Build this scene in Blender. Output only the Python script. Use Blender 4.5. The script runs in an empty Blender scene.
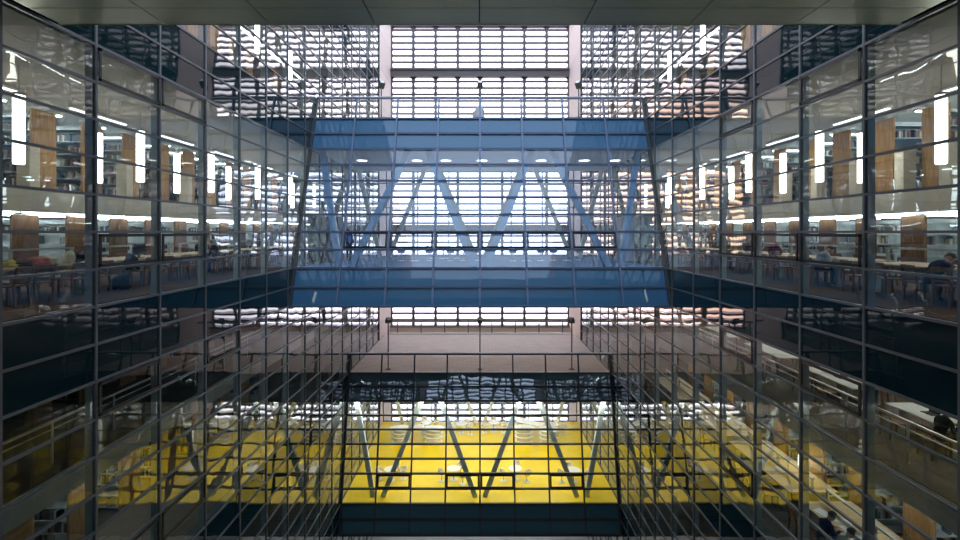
import bpy, bmesh, math, random
from mathutils import Vector, Matrix, noise
R = random.Random(7)
sc = bpy.context.scene
COL = sc.collection
PI = math.pi
# ------------------------------------------------------------------ dimensions (metres, eye of the camera at the origin)
W = 8.2            # half width of the atrium
M = 2.05           # facade module
ROW = 0.8          # height of one glass row
FL = -1.6          # floor of the storey the camera stands on
YEND = 8.2 + 15 * M  # end of the glass side walls
YB = 44.4          # louvred end wall
ZLOW, ZTOP = FL - 27 * ROW, FL + 26 * ROW

# ------------------------------------------------------------------ materials
def new_mat(name):
    m = bpy.data.materials.new(name); m.use_nodes = True
    nt = m.node_tree; nt.nodes.clear()
    out = nt.nodes.new('ShaderNodeOutputMaterial')
    return m, nt, out

def mat(name, col, rough=0.5, metal=0.0, var=0.0, scale=4.0, coat=0.0, spec=0.5, stretch=None, col2=None, bump=0.0):
    m, nt, out = new_mat(name)
    b = nt.nodes.new('ShaderNodeBsdfPrincipled')
    b.inputs['Roughness'].default_value = rough
    b.inputs['Metallic'].default_value = metal
    b.inputs['Specular IOR Level'].default_value = spec
    b.inputs['Coat Weight'].default_value = coat
    b.inputs['Coat Roughness'].default_value = 0.03
    nt.links.new(b.outputs[0], out.inputs[0])
    c = (*col, 1)
    b.inputs['Base Color'].default_value = c
    if var > 0 or col2:
        tc = nt.nodes.new('ShaderNodeTexCoord'); mp = nt.nodes.new('ShaderNodeMapping')
        mp.inputs['Scale'].default_value = stretch or (1, 1, 1)
        nz = nt.nodes.new('ShaderNodeTexNoise'); nz.inputs['Scale'].default_value = scale; nz.inputs['Detail'].default_value = 4
        rp = nt.nodes.new('ShaderNodeValToRGB')
        a = [max(0, x * (1 - var)) for x in col]; d = col2 or [min(1, x * (1 + var)) for x in col]
        rp.color_ramp.elements[0].color = (*a, 1); rp.color_ramp.elements[1].color = (*d, 1)
        rp.color_ramp.elements[0].position = .3; rp.color_ramp.elements[1].position = .7
        nt.links.new(tc.outputs['Object'], mp.inputs[0]); nt.links.new(mp.outputs[0], nz.inputs['Vector'])
        nt.links.new(nz.outputs[0], rp.inputs[0]); nt.links.new(rp.outputs[0], b.inputs['Base Color'])
        if bump:
            bp = nt.nodes.new('ShaderNodeBump'); bp.inputs['Strength'].default_value = bump; bp.inputs['Distance'].default_value = .01
            nt.links.new(nz.outputs[0], bp.inputs['Height']); nt.links.new(bp.outputs[0], b.inputs['Normal'])
    return m

def emit(name, col, strength):
    m, nt, out = new_mat(name)
    e = nt.nodes.new('ShaderNodeEmission'); e.inputs[0].default_value = (*col, 1); e.inputs[1].default_value = strength
    nt.links.new(e.outputs[0], out.inputs[0])
    return m

def wave_normal(nt, dist, scale):
    tc = nt.nodes.new('ShaderNodeTexCoord')
    nz = nt.nodes.new('ShaderNodeTexNoise'); nz.inputs['Scale'].default_value = scale; nz.inputs['Detail'].default_value = 1
    nt.links.new(tc.outputs['Object'], nz.inputs['Vector'])
    bp = nt.nodes.new('ShaderNodeBump'); bp.inputs['Distance'].default_value = dist; bp.inputs['Strength'].default_value = 1
    nt.links.new(nz.outputs[0], bp.inputs['Height'])
    return bp

def reflectance(nt, r0, power):
    lw = nt.nodes.new('ShaderNodeLayerWeight'); lw.inputs['Blend'].default_value = .5
    pw = nt.nodes.new('ShaderNodeMath'); pw.operation = 'POWER'; pw.inputs[1].default_value = power
    nt.links.new(lw.outputs['Facing'], pw.inputs[0])
    ma = nt.nodes.new('ShaderNodeMath'); ma.operation = 'MULTIPLY_ADD'; ma.inputs[1].default_value = 1 - r0; ma.inputs[2].default_value = r0
    nt.links.new(pw.outputs[0], ma.inputs[0])
    return ma

def glass(name, tint, r0=.11, power=4.0, wave=.004, scale=1.3, refl=(1, 1, 1)):
    m, nt, out = new_mat(name)
    tr = nt.nodes.new('ShaderNodeBsdfTransparent'); tr.inputs[0].default_value = (*tint, 1)
    gl = nt.nodes.new('ShaderNodeBsdfGlossy'); gl.inputs['Roughness'].default_value = 0.0; gl.inputs['Color'].default_value = (*refl, 1)
    if wave: nt.links.new(wave_normal(nt, wave, scale).outputs[0], gl.inputs['Normal'])
    mx = nt.nodes.new('ShaderNodeMixShader')
    nt.links.new(reflectance(nt, r0, power).outputs[0], mx.inputs[0])
    nt.links.new(tr.outputs[0], mx.inputs[1]); nt.links.new(gl.outputs[0], mx.inputs[2]); nt.links.new(mx.outputs[0], out.inputs[0])
    return m

def spandrel(name, col, r0=.10, power=4.0, wave=.006, scale=1.1):
    m, nt, out = new_mat(name)
    df = nt.nodes.new('ShaderNodeBsdfDiffuse'); df.inputs[0].default_value = (*col, 1)
    gl = nt.nodes.new('ShaderNodeBsdfGlossy'); gl.inputs['Roughness'].default_value = 0.02
    nt.links.new(wave_normal(nt, wave, scale).outputs[0], gl.inputs['Normal'])
    mx = nt.nodes.new('ShaderNodeMixShader')
    nt.links.new(reflectance(nt, r0, power).outputs[0], mx.inputs[0])
    nt.links.new(df.outputs[0], mx.inputs[1]); nt.links.new(gl.outputs[0], mx.inputs[2]); nt.links.new(mx.outputs[0], out.inputs[0])
    return m

def wood(name, c1, c2, rough=.45, spec=.2):
    return mat(name, c1, rough, spec=spec, var=.01, col2=c2, scale=3, stretch=(6, 6, .6))

def concrete(name, col):
    m, nt, out = new_mat(name)
    b = nt.nodes.new('ShaderNodeBsdfPrincipled'); b.inputs['Roughness'].default_value = .75
    tc = nt.nodes.new('ShaderNodeTexCoord'); br = nt.nodes.new('ShaderNodeTexBrick'); mp = nt.nodes.new('ShaderNodeMapping')
    mp.inputs['Rotation'].default_value = (PI / 2, 0, PI / 2)
    br.inputs['Scale'].default_value = 1; br.inputs['Brick Width'].default_value = 3; br.inputs['Row Height'].default_value = .3
    br.inputs['Mortar Size'].default_value = .02
    br.inputs['Color1'].default_value = (*col, 1); br.inputs['Color2'].default_value = (*[x * .9 for x in col], 1)
    br.inputs['Mortar'].default_value = (*[x * .6 for x in col], 1)
    nt.links.new(tc.outputs['Object'], mp.inputs[0]); nt.links.new(mp.outputs[0], br.inputs['Vector'])
    nt.links.new(br.outputs[0], b.inputs['Base Color']); nt.links.new(b.outputs[0], out.inputs[0])
    return m

def paving(name, col):
    m, nt, out = new_mat(name)
    b = nt.nodes.new('ShaderNodeBsdfPrincipled'); b.inputs['Roughness'].default_value = .7
    tc = nt.nodes.new('ShaderNodeTexCoord'); br = nt.nodes.new('ShaderNodeTexBrick')
    br.inputs['Scale'].default_value = 1; br.inputs['Brick Width'].default_value = .6; br.inputs['Row Height'].default_value = .3
    br.inputs['Mortar Size'].default_value = .012
    br.inputs['Color1'].default_value = (*col, 1); br.inputs['Color2'].default_value = (*[x * .88 for x in col], 1)
    br.inputs['Mortar'].default_value = (*[x * .7 for x in col], 1)
    nt.links.new(tc.outputs['Object'], br.inputs['Vector'])
    nt.links.new(br.outputs[0], b.inputs['Base Color']); nt.links.new(b.outputs[0], out.inputs[0])
    return m

def louvre_glass(name):
    m, nt, out = new_mat(name)
    t = nt.nodes.new('ShaderNodeBsdfTransparent'); t.inputs[0].default_value = (.33, .31, .38, 1)
    d = nt.nodes.new('ShaderNodeBsdfTranslucent'); d.inputs[0].default_value = (.45, .43, .5, 1)
    mx = nt.nodes.new('ShaderNodeMixShader'); mx.inputs[0].default_value = .35
    nt.links.new(t.outputs[0], mx.inputs[1]); nt.links.new(d.outputs[0], mx.inputs[2]); nt.links.new(mx.outputs[0], out.inputs[0])
    return m

GL_SIDE = glass('side glazing', (.80, .87, .85), r0=.14, power=3.6, wave=.0045, scale=1.2)
GL_UP = glass('upper bridge glazing', (.70, .82, .94), r0=.085, power=4, wave=.004)  # blue veil of the reflected sky is put into the tint
GL_LOW = glass('lower bridge glazing', (.84, .87, .80), r0=.09, power=4, wave=.004)
GL_BACK = glass('rear glazing', (.88, .92, .93), r0=.07, wave=0)
GL_RAIL = glass('balustrade glass', (.84, .81, .74), r0=.05, wave=.001)
SP = spandrel('blue black spandrel glass', (.007, .026, .032), r0=.06, wave=.003)
SP_LOW = spandrel('lightened spandrel glass', (.06, .15, .18), r0=.14, wave=.003)  # same glass as the side spandrels, with light painted into the colour
SP_UP = spandrel('sky painted spandrel glass', (.055, .155, .27), r0=.05, wave=.003)  # same glass again, the sky's blue reflection painted into the colour
LOUV = louvre_glass('frosted louvre glass')
ALU = mat('grey blue aluminium', (.14, .15, .16), .4, .3)
ALU_UP = mat('blue grey aluminium', (.12, .16, .25), .4, .3)
ALU_DK = mat('dark aluminium', (.05, .055, .06), .45, .3)
BLK = mat('black window frame', (.012, .012, .014), .4)
FIN = mat('grey green steel fin', (.50, .53, .49), .5, var=.1)
SOFF = mat('olive grey metal soffit', (.50, .54, .44), .35, .3, var=.12, scale=.6)
SOFF_E = mat('dark soffit joint', (.02, .02, .02), .7)
CONC = concrete('boarded pinkish concrete', (.76, .60, .54))
DECK = paving('pinkish terrace paving', (.74, .56, .48))
BEAM = mat('grey brown steel beam', (.12, .095, .09), .6, var=.1)
LFR = mat('brown grey louvre frame', (.09, .07, .068), .6)
SILL = mat('pinkish concrete sill', (.55, .44, .40), .8, var=.08)
COPE = mat('pale coping and lit rail top', (.85, .76, .70), .5)
SLAB = mat('pale plaster slab', (.62, .60, .53), .7, var=.05)
CEIL = mat('grey ceiling plaster', (.50, .50, .47), .8, var=.05)
CEILW = mat('white bridge ceiling', (.62, .66, .70), .8)
WALLI = mat('pale interior wall', (.55, .60, .58), .8, var=.05)
YEL = mat('bright yellow floor', (.90, .66, .012), .35, var=.05, scale=.7)
BLUF = mat('blue grey floor', (.09, .20, .36), .8, var=.1, scale=.8)
BRNF = wood('brown timber floor', (.065, .033, .016), (.11, .06, .03), .8)
CARP = mat('dark taupe carpet', (.15, .12, .09), .9, var=.1, scale=8)
GRNF = mat('pale terrazzo', (.55, .60, .55), .5, var=.1, scale=10)
WOODQ = wood('shade darkened oak panel', (.13, .07, .035), (.22, .125, .065))  # same oak as the other panels, darkened to paint backlit shade
WOODP = wood('honey oak panel', (.33, .18, .075), (.50, .30, .13))
WOODT = wood('light beech table top', (.62, .42, .20), (.74, .54, .29), .35)
WOODC = wood('brown chair wood', (.20, .095, .035), (.30, .155, .065), .5)
WHT = mat('white laminate', (.85, .84, .80), .3)
SHELFW = mat('white shelf metal', (.74, .80, .80), .45)
SHELFG = mat('grey shelf metal', (.42, .47, .48), .45, .1)
CREAM = mat('cream cabinet', (.72, .67, .54), .5, var=.05)
BRACE_B = mat('pale blue steel', (.30, .43, .55), .45, var=.05)
BRACE_C = mat('cream steel', (.66, .68, .62), .5)
BRACE_G = mat('grey green steel', (.62, .72, .73), .45, var=.08)
STEEL = mat('stainless steel', (.55, .55, .55), .3, .8)
BEIGE = mat('beige plastic shell', (.86, .79, .66), .5)
DKGREY = mat('dark grey panel', (.07, .09, .11), .6)
LTGREY = mat('light grey panel', (.42, .45, .48), .6)
PAPER = mat('white paper', (.85, .85, .82), .8)
LAMPB = mat('olive lamp housing', (.07, .065, .04), .5)
STRIP = emit('fluorescent strip', (.90, .97, 1.0), 12)
STRIPD = emit('dim fluorescent strip', (.90, .97, 1.0), 5)
PEND = emit('pendant diffuser', (1.0, .96, .88), 3.0)
DOWN = emit('downlight', (1.0, .93, .78), 2)
PANEL = emit('ceiling light panel', (1.0, .97, .9), 7.5)
SKIN = mat('skin', (.55, .33, .23), .55)
HAIR = mat('black hair', (.012, .01, .009), .5)
CLOTH = {k: mat(k + ' cloth', c, .9, var=.1, scale=12, spec=.1) for k, c in dict(
    black=(.02, .018, .016), navy=(.02, .03, .09), grey=(.42, .41, .38), maroon=(.10, .015, .03), blue=(.05, .16, .45), brown=(.12, .07, .04), denim=(.04, .06, .11)).items()}

# ------------------------------------------------------------------ mesh helpers
class MB:
    def __init__(s): s.v, s.f, s.mi = [], [], []
    def poly(s, pts, faces, m=0):
        o = len(s.v); s.v += [tuple(p) for p in pts]
        for f in faces: s.f.append(tuple(i + o for i in f)); s.mi.append(m)
        return s
    def box(s, x0, x1, y0, y1, z0, z1, m=0):
        x0, x1 = min(x0, x1), max(x0, x1); y0, y1 = min(y0, y1), max(y0, y1); z0, z1 = min(z0, z1), max(z0, z1)
        p = [(x0, y0, z0), (x1, y0, z0), (x1, y1, z0), (x0, y1, z0), (x0, y0, z1), (x1, y0, z1), (x1, y1, z1), (x0, y1, z1)]
        return s.poly(p, [(3, 2, 1, 0), (4, 5, 6, 7), (0, 1, 5, 4), (1, 2, 6, 5), (2, 3, 7, 6), (3, 0, 4, 7)], m)
    def bar(s, a, b, w, h, side=(1, 0, 0), m=0):
        a, b = Vector(a), Vector(b); d = (b - a).normalized(); u = Vector(side); u = (u - d * u.dot(d)).normalized(); n = d.cross(u)
        p = []
        for c in (a, b):
            for i, j in ((-1, -1), (1, -1), (1, 1), (-1, 1)): p.append(c + u * (i * w / 2) + n * (j * h / 2))
        return s.poly(p, [(3, 2, 1, 0), (4, 5, 6, 7), (0, 1, 5, 4), (1, 2, 6, 5), (2, 3, 7, 6), (3, 0, 4, 7)], m)
    def tube(s, a, b, r, n=8, r2=None, m=0):
        a, b = Vector(a), Vector(b); d = (b - a).normalized(); u = d.orthogonal().normalized(); w = d.cross(u); r2 = r if r2 is None else r2
        p = [c + (u * math.cos(2 * PI * k / n) + w * math.sin(2 * PI * k / n)) * rr for c, rr in ((a, r), (b, r2)) for k in range(n)]
        return s.poly(p, [(k, (k + 1) % n, n + (k + 1) % n, n + k) for k in range(n)] + [tuple(range(n))[::-1], tuple(range(n, 2 * n))], m)
    def lathe(s, prof, n=20, c=(0, 0, 0), m=0, sx=1, sy=1):
        p = [(c[0] + r * math.cos(2 * PI * k / n) * sx, c[1] + r * math.sin(2 * PI * k / n) * sy, c[2] + z) for r, z in prof for k in range(n)]
        f = [(i * n + k, i * n + (k + 1) % n, (i + 1) * n + (k + 1) % n, (i + 1) * n + k) for i in range(len(prof) - 1) for k in range(n)]
        f += [tuple(range(n))[::-1], tuple(range((len(prof) - 1) * n, len(prof) * n))]
        return s.poly(p, f, m)
    def prism(s, outline, x0, x1, m=0):
        """outline in (y, z), extruded along x"""
        n = len(outline); p = [(x0, y, z) for y, z in outline] + [(x1, y, z) for y, z in outline]
        return s.poly(p, [tuple(range(n)), tuple(range(n, 2 * n))[::-1]] + [((k + 1) % n, k, n + k, n + (k + 1) % n) for k in range(n)], m)
    def mesh(s, name, mats):
        me = bpy.data.meshes.new(name); me.from_pydata(s.v, [], s.f)
        mats = mats if isinstance(mats, (list, tuple)) else [mats]
        for m in mats: me.materials.append(m)
        if len(mats) > 1: me.polygons.foreach_set('material_index', s.mi)
        bm = bmesh.new(); bm.from_mesh(me); bmesh.ops.recalc_face_normals(bm, faces=bm.faces); bm.to_mesh(me); bm.free()
        me.update()
        return me
    def build(s, name, mats, parent=None, bevel=0, smooth=False, loc=None):
        o = bpy.data.objects.new(name, s.mesh(name, mats)); COL.objects.link(o)
        if parent: o.parent = parent
        if loc: o.location = loc
        if smooth:
            for p in o.data.polygons: p.use_smooth = True
        if bevel:
            b = o.modifiers.new('bevel', 'BEVEL'); b.width = bevel; b.segments = 2; b.limit_method = 'ANGLE'
        return o

def tag(o, label=None, cat=None, group=None, kind=None):
    if label: o['label'] = label
    if cat: o['category'] = cat
    if group: o['group'] = group
    if kind: o['kind'] = kind
    return o

def empty(name, loc=(0, 0, 0), rz=0):
    o = bpy.data.objects.new(name, None); COL.objects.link(o); o.location = loc; o.rotation_euler = (0, 0, rz); o.empty_display_size = .2
    return o

KIDS = {}
def copy_tree(o, parent=None):
    c = o.copy(); COL.objects.link(c)
    if parent: c.parent = parent
    for ch in [x for x in o.children]: copy_tree(ch, c)
    return c

class Proto:
    """first use places the prototype itself, later uses copy it with its parts"""
    def __init__(s, root): s.root, s.used = root, False
    def put(s, loc, rz, label, group=None, cat=None):
        o = copy_tree(s.root) if s.used else s.root
        s.used = True
        o.location = loc; o.rotation_euler = (0, 0, rz)
        tag(o, label, cat, group)
        return o

ORD = ['first', 'second', 'third', 'fourth', 'fifth', 'sixth', 'seventh', 'eighth', 'ninth', 'tenth', 'eleventh', 'twelfth', 'thirteenth', 'fourteenth', 'fifteenth', 'sixteenth']
SIDE = {-1: 'left', 1: 'right'}
OPEN_WIN = []

# ------------------------------------------------------------------ side curtain walls
def curtain_wall(s):
    root = tag(empty('wall_' + SIDE[s]), 'tall glass curtain wall along the %s side of the atrium' % SIDE[s], None, None, 'structure')
    js = list(range(-6, 16)); ks = list(range(-27, 27))
    X = s * W
    for j in js:
        y = 8.2 + M * j
        b = MB().box(X - s * .015, X + s * .05, y - .03, y + .03, ZLOW, ZTOP)
        b.build('mullion', ALU, root)
        MB().box(X + s * .06, X + s * .21, y - .035, y + .035, ZLOW, ZTOP).build('fin', FIN, root)
    for k in ks:
        z = FL + ROW * k
        MB().box(X - s * .012, X + s * .05, 8.2 + M * js[0], YEND, z - .027, z + .027).build('transom', ALU, root)
    g, sp = MB(), MB()
    for j in js[:-1]:
        y0, y1 = 8.2 + M * j + .03, 8.2 + M * (j + 1) - .03
        for k in ks[:-1]:
            z0, z1 = FL + ROW * k + .03, FL + ROW * (k + 1) - .03
            a, b2 = R.uniform(-.003, .003), R.uniform(-.002, .002)
            x = X + s * .02
            pts = [(x + a + b2, y0, z0), (x - a + b2, y1, z0), (x - a - b2, y1, z1), (x + a - b2, y0, z1)]
            (sp if k % 9 in (7, 8) else g).poly(pts, [(0, 1, 2, 3)])
            if k % 9 in (7, 8): sp.box(x + s * .05, x + s * .09, y0, y1, z0 - .02, z1 + .02)
    g.build('glazing', GL_SIDE, root); sp.build('spandrel_panel', SP, root)
    return root
curtain_wall(-1); curtain_wall(1)

NWIN = [0]
def side_window(s, j, k):
    NWIN[0] += 1
    y0, y1 = 8.2 + M * j + .04, 8.2 + M * (j + 1) - .04; z0, z1 = FL + ROW * k + .04, FL + ROW * (k + 1) - .04
    X = s * (W - .03); b = MB(); t = .07
    xa, xb = X - .012, X + .012
    b.box(xa, xb, y0, y1, z0, z0 + t); b.box(xa, xb, y0, y1, z1 - t, z1); b.box(xa, xb, y0, y0 + t, z0, z1); b.box(xa, xb, y1 - t, y1, z0, z1)
    o = b.build('window_%d' % NWIN[0], BLK)
    tag(o, None, None, 'black framed opening lights in the glass walls', 'structure')
for s, lst in ((-1, [(1, 6), (2, 6), (1, 1), (2, 1), (1, -3), (3, -3), (2, -8), (1, -8)]), (1, [(1, 6), (3, 6), (1, 1), (2, 1), (3, 1), (1, -3), (3, -3), (3, -8)])):
    for j, k in lst: side_window(s, j, k)

# ------------------------------------------------------------------ bridges
def make_bridge(name, label, z0, yf, yb, glz, spm, alu, floor_m, brace_m, rear_m, deck_m, deck_back):
    root = tag(empty(name, (0, yf(z0), z0)), label, 'bridge', 'glazed bridges across the atrium')
    inv = Vector((0, yf(z0), z0))
    def B(mb, n, m, parent=root):
        mb.v = [tuple(Vector(p) - inv) for p in mb.v]
        return mb.build(n, m, parent)
    zb, zt, zp = z0 - 2 * ROW, z0 + 9 * ROW, z0 + 9 * ROW + 1.1
    E = W - .03
    xs = [-E] + [-W + M * k for k in range(1, 8)] + [E]
    n = Vector((0, -1, (yf(1) - yf(0)))).normalized()
    P = lambda x, z, d=0: Vector((x, yf(z), z)) + n * d
    for i, x in enumerate(xs):
        edge = i in (0, 8)
        B(MB().bar(P(x, zb, .03), P(x, zp, .03), 0.15 if edge else .085, .12, m=0), 'mullion', ALU_DK if edge else alu)
    for k in range(0, 12):
        z = zb + ROW * k
        B(MB().bar(P(-E, z, .03), P(E, z, .03), .095, .12, side=(0, 0, 1)), 'transom', alu)
    g, sp, sq = MB(), MB(), MB()
    for i in range(8):
        for k in range(11):
            x0, x1 = xs[i] + .03, xs[i + 1] - .03; za, zc = zb + ROW * k + .03, zb + ROW * (k + 1) - .03
            a, b2 = R.uniform(-.003, .003), R.uniform(-.002, .002)
            pts = [P(x0, za, a + b2), P(x1, za, -a + b2), P(x1, zc, -a - b2), P(x0, zc, a - b2)]
            (sp if k < 2 else sq if k > 8 else g).poly(pts, [(0, 1, 2, 3)])
    B(g, 'glazing', glz); B(sp, 'spandrel_panel', spm); B(sq, 'spandrel_panel', spm)
    pr = MB()
    for i in range(8):
        pr.poly([P(xs[i] + .04, zt + .06), P(xs[i + 1] - .04, zt + .06), P(xs[i + 1] - .04, zp - .04), P(xs[i] + .04, zp - .04)], [(0, 1, 2, 3)])
    rail = B(MB().bar(P(-E, zp, .03), P(E, zp, .03), .07, .09, side=(0, 0, 1)), 'parapet_rail', alu)
    B(pr, 'parapet_glass', GL_RAIL, rail)
    B(MB().bar(P(-E, zp + .07, .02), P(E, zp + .07, .02), .05, .14, side=(0, 0, 1)), 'handrail', COPE)  # pale bar paints the lit top of the parapet rail
    B(MB().bar(P(-E, zt + .02, -.12), P(E, zt + .02, -.12), .08, .16, side=(0, 0, 1)), 'coping', COPE)
    i_ = .16
    # slabs
    B(MB().prism([(yf(zb) + i_, zb), (yb - .1, zb), (yb - .1, z0 - .05), (yf(z0 - .05) + i_, z0 - .05)], -E, E), 'floor_slab', CEIL)
    B(MB().prism([(yf(z0) + i_, z0 - .05), (yb - .1, z0 - .05), (yb - .1, z0), (yf(z0) + i_, z0)], -E, E), 'floor_finish', floor_m)
    B(MB().prism([(yf(zt - 1.6) + i_, zt - 1.6), (yb - .1, zt - 1.6), (yb - .1, zt - .06), (yf(zt - .06) + i_, zt - .06)], -E, E), 'roof_slab', CEILW)
    B(MB().prism([(yf(zt) + i_, zt - .06), (deck_back, zt - .06), (deck_back, zt), (yf(zt) + i_, zt)], -E, E), 'roof_deck', deck_m)
    # rear facade
    for x in xs: B(MB().box(x - .035, x + .035, yb - .06, yb + .06, zb, zt), 'rear_mullion', alu)
    for k in range(0, 12, 2):
        z = zb + ROW * k; B(MB().box(-E, E, yb - .05, yb + .05, z - .03, z + .03), 'rear_transom', alu)
    B(MB().poly([(-E, yb, z0 - .02), (E, yb, z0 - .02), (E, yb, zt - 1.6), (-E, yb, zt - 1.6)], [(0, 1, 2, 3)]), 'rear_glazing', GL_BACK)
    # trusses: front and rear, zigzag
    zc = zt - 1.6
    def truss(yfun, m, w, tag_):
        for xb in (-6.15, 0, 6.15):
            for sg in (-1, 1):
                xt = xb + sg * 3.075; z1 = zc
                xo = xb + sg * .28; xt2 = xt - sg * .50
                if abs(xt2) > 7.9:
                    xt2 = math.copysign(7.85, xt2)
                B(MB().bar((xo, yfun(z0) , z0), (xt2, yfun(z1), z1), w, w * .8), tag_, m)
    truss(lambda z: yf(z) + .75, brace_m, .29, 'truss_brace')
    truss(lambda z: yb - .6, rear_m, .26, 'rear_truss_brace')
    return root, P

yfU = lambda z: 20.62 + (z + 3.2) * .354
yfL = lambda z: 27.88 + (z + 17.6) * .236
UP, PU = make_bridge('glass_bridge', 'blue glazed upper bridge with sloping front and pale blue V braces', FL, yfU, 31.6, GL_UP, SP_UP, ALU_UP, BLUF, BRACE_B, BRACE_C, DECK, 31.5)
LZ = FL - 18 * ROW
LOW, PL = make_bridge('glass_bridge', 'lower glazed bridge with bright yellow floor and dark spandrel glass', LZ, yfL, 40.6, GL_LOW, SP_LOW, ALU_DK, YEL, BRACE_G, BRACE_C, DECK, 41.5)

# opening lights of the bridge fronts
def bridge_window(P, z0, i, name, parent):
    x0, x1 = -W + M * i + .05, -W + M * (i + 1) - .05; za, zb = z0 + ROW + .04, z0 + 2 * ROW - .04
    b = MB(); t = .09
    b.bar(P(x0, za + t / 2, .11), P(x1, za + t / 2, .11), t, .05, (0, 0, 1)); b.bar(P(x0, zb - t / 2, .11), P(x1, zb - t / 2, .11), t, .05, (0, 0, 1))
    b.bar(P(x0 + t / 2, za, .11), P(x0 + t / 2, zb, .11), t, .05); b.bar(P(x1 - t / 2, za, .11), P(x1 - t / 2, zb, .11), t, .05)
    inv = parent.location
    b.v = [tuple(Vector(p) - inv) for p in b.v]
    b.build('opening_light', BLK, parent)
for i in range(1, 7): bridge_window(PU, FL, i, 'u', UP)
for i in (1, 3, 4, 6): bridge_window(PL, LZ, i, 'l', LOW)

# ------------------------------------------------------------------ end walls with louvres
def louvre_wall(Y, s, name, label):
    root = tag(empty(name, (0, Y, 0)), label, None, None, 'structure')
    bl = MB(); slat = MB()
    beams = [(14.25, 14.9), (0.0, .62), (-9.35, -8.65), (18.9, 20.5)]
    z = -23.0; zs = []
    while z < 19:
        zs.append(z); z += .595
    for z in zs:
        slat.box(-W, W, -.09, .09, z - .08, z + .08)
        bl.poly([(-W, -.02 * s, z + .05), (W, -.02 * s, z + .05), (W, .10 * s, z + .27), (-W, .10 * s, z + .27)], [(0, 1, 2, 3)])
    slat.build('louvre_slat', LFR, root); bl.build('louvre_blade', LOUV, root)
    for k in range(9):
        x = -W + M * k
        MB().box(x - .12, x + .12, -.2 , .1, ZLOW, 19.2).build('louvre_post', LFR, root)
        for za, zb in beams:   # gusset brackets below the beams
            b = MB()
            for sg in (-1, 1):
                if abs(x + sg * .3) < W: b.prism([(-.12, za), (.0, za), (.0, za - .3), (-.12, za - .3)], x + sg * .08, x + sg * .085)
                if abs(x + sg * .3) < W: b.poly([(x + sg * .08, -.1, za), (x + sg * .30, -.1, za), (x + sg * .08, -.1, za - .26), (x + sg * .08, -.06, za), (x + sg * .30, -.06, za), (x + sg * .08, -.06, za - .26)], [(0, 1, 2), (5, 4, 3), (0, 3, 4, 1), (1, 4, 5, 2), (2, 5, 3, 0)])
            b.build('bracket', LFR, root)
    for za, zb in beams:
        MB().box(-W - .0, W + .0, -.45 if za != -9.35 else -.5, .25, za, zb).build('beam', SILL if za == -9.35 else BEAM, root)
        MB().box(-W, W, -.6, -.45, zb - .06, zb + .06).build('beam_flange', BEAM, root)
    return root
louvre_wall(YB, 1, 'wall_back', 'tall louvred window wall at the far end of the atrium')
louvre_wall(-15.0, -1, 'wall_front', 'louvred window wall behind the camera')

for s in (-1, 1):
    o = MB().box(s * W, s * (W + .7), YEND + .05, YB + .3, ZLOW, ZTOP).build('wall_' + SIDE[s] + '_return', CONC); tag(o, kind='structure')
    MB().box(s * (W - .05), s * (W + .12), YEND - .04, YEND + .06, ZLOW, ZTOP).build('trim_%d' % (1 if s < 0 else 2), ALU_DK)['kind'] = 'structure'
    o = MB().box(s * W, s * (W + .7), -15.2, 8.2 - 6 * M - .05, ZLOW, ZTOP).build('wall_' + SIDE[s] + '_pier', CONC); tag(o, kind='structure')

# ------------------------------------------------------------------ the bridge the camera stands on
def soffit():
    c = empty('ceiling', (0, 0, 4.0)); tag(c, 'olive grey metal soffit above the camera', None, None, 'structure')
    MB().box(-W + .1, W - .1, -14, 9.22, .03, 1.6).build('slab', SOFF_E, c)
    ys = [9.28, 8.57, 6.92, 4.87, 2.82, .77, -1.28, -4, -7, -10, -14]
    p = MB()
    for i in range(8):
        for a, b in zip(ys[:-1], ys[1:]):
            p.box(-W + .13 + (M - .035) * i + .012, -W + .13 + (M - .035) * (i + 1) - .012, b + .012, a - .012, 0, .03)
    p.build('soffit_panel', SOFF, c)
    MB().box(-W + .1, W - .1, 9.22, 9.28, .0, 1.6).build('fascia', SOFF, c)
    f = MB().box(-W + .1, W - .1, -6, .9, FL - 1.5, FL).build('floor', BRNF); tag(f, 'timber floor of the bridge under the camera', kind='structure')
    f = MB().box(-W + .1, W - .1, -14, 3.0, FL - 10.3, FL - 8.8).build('floor', CEIL); tag(f, kind='structure')
    r = tag(empty('truss_frame', (0, .6, FL - 8.8)), 'grey green zigzag steel truss below the viewpoint', 'truss')
    for xb in (-6.15, 0, 6.15):
        for sg in (-1, 1):
            MB().bar((xb + sg * .2, 0, 0), (max(-7.9, min(7.9, xb + sg * 2.8)), 0, 7.3), .4, .3).build('truss_brace', BRACE_G, r)
soffit()

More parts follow.
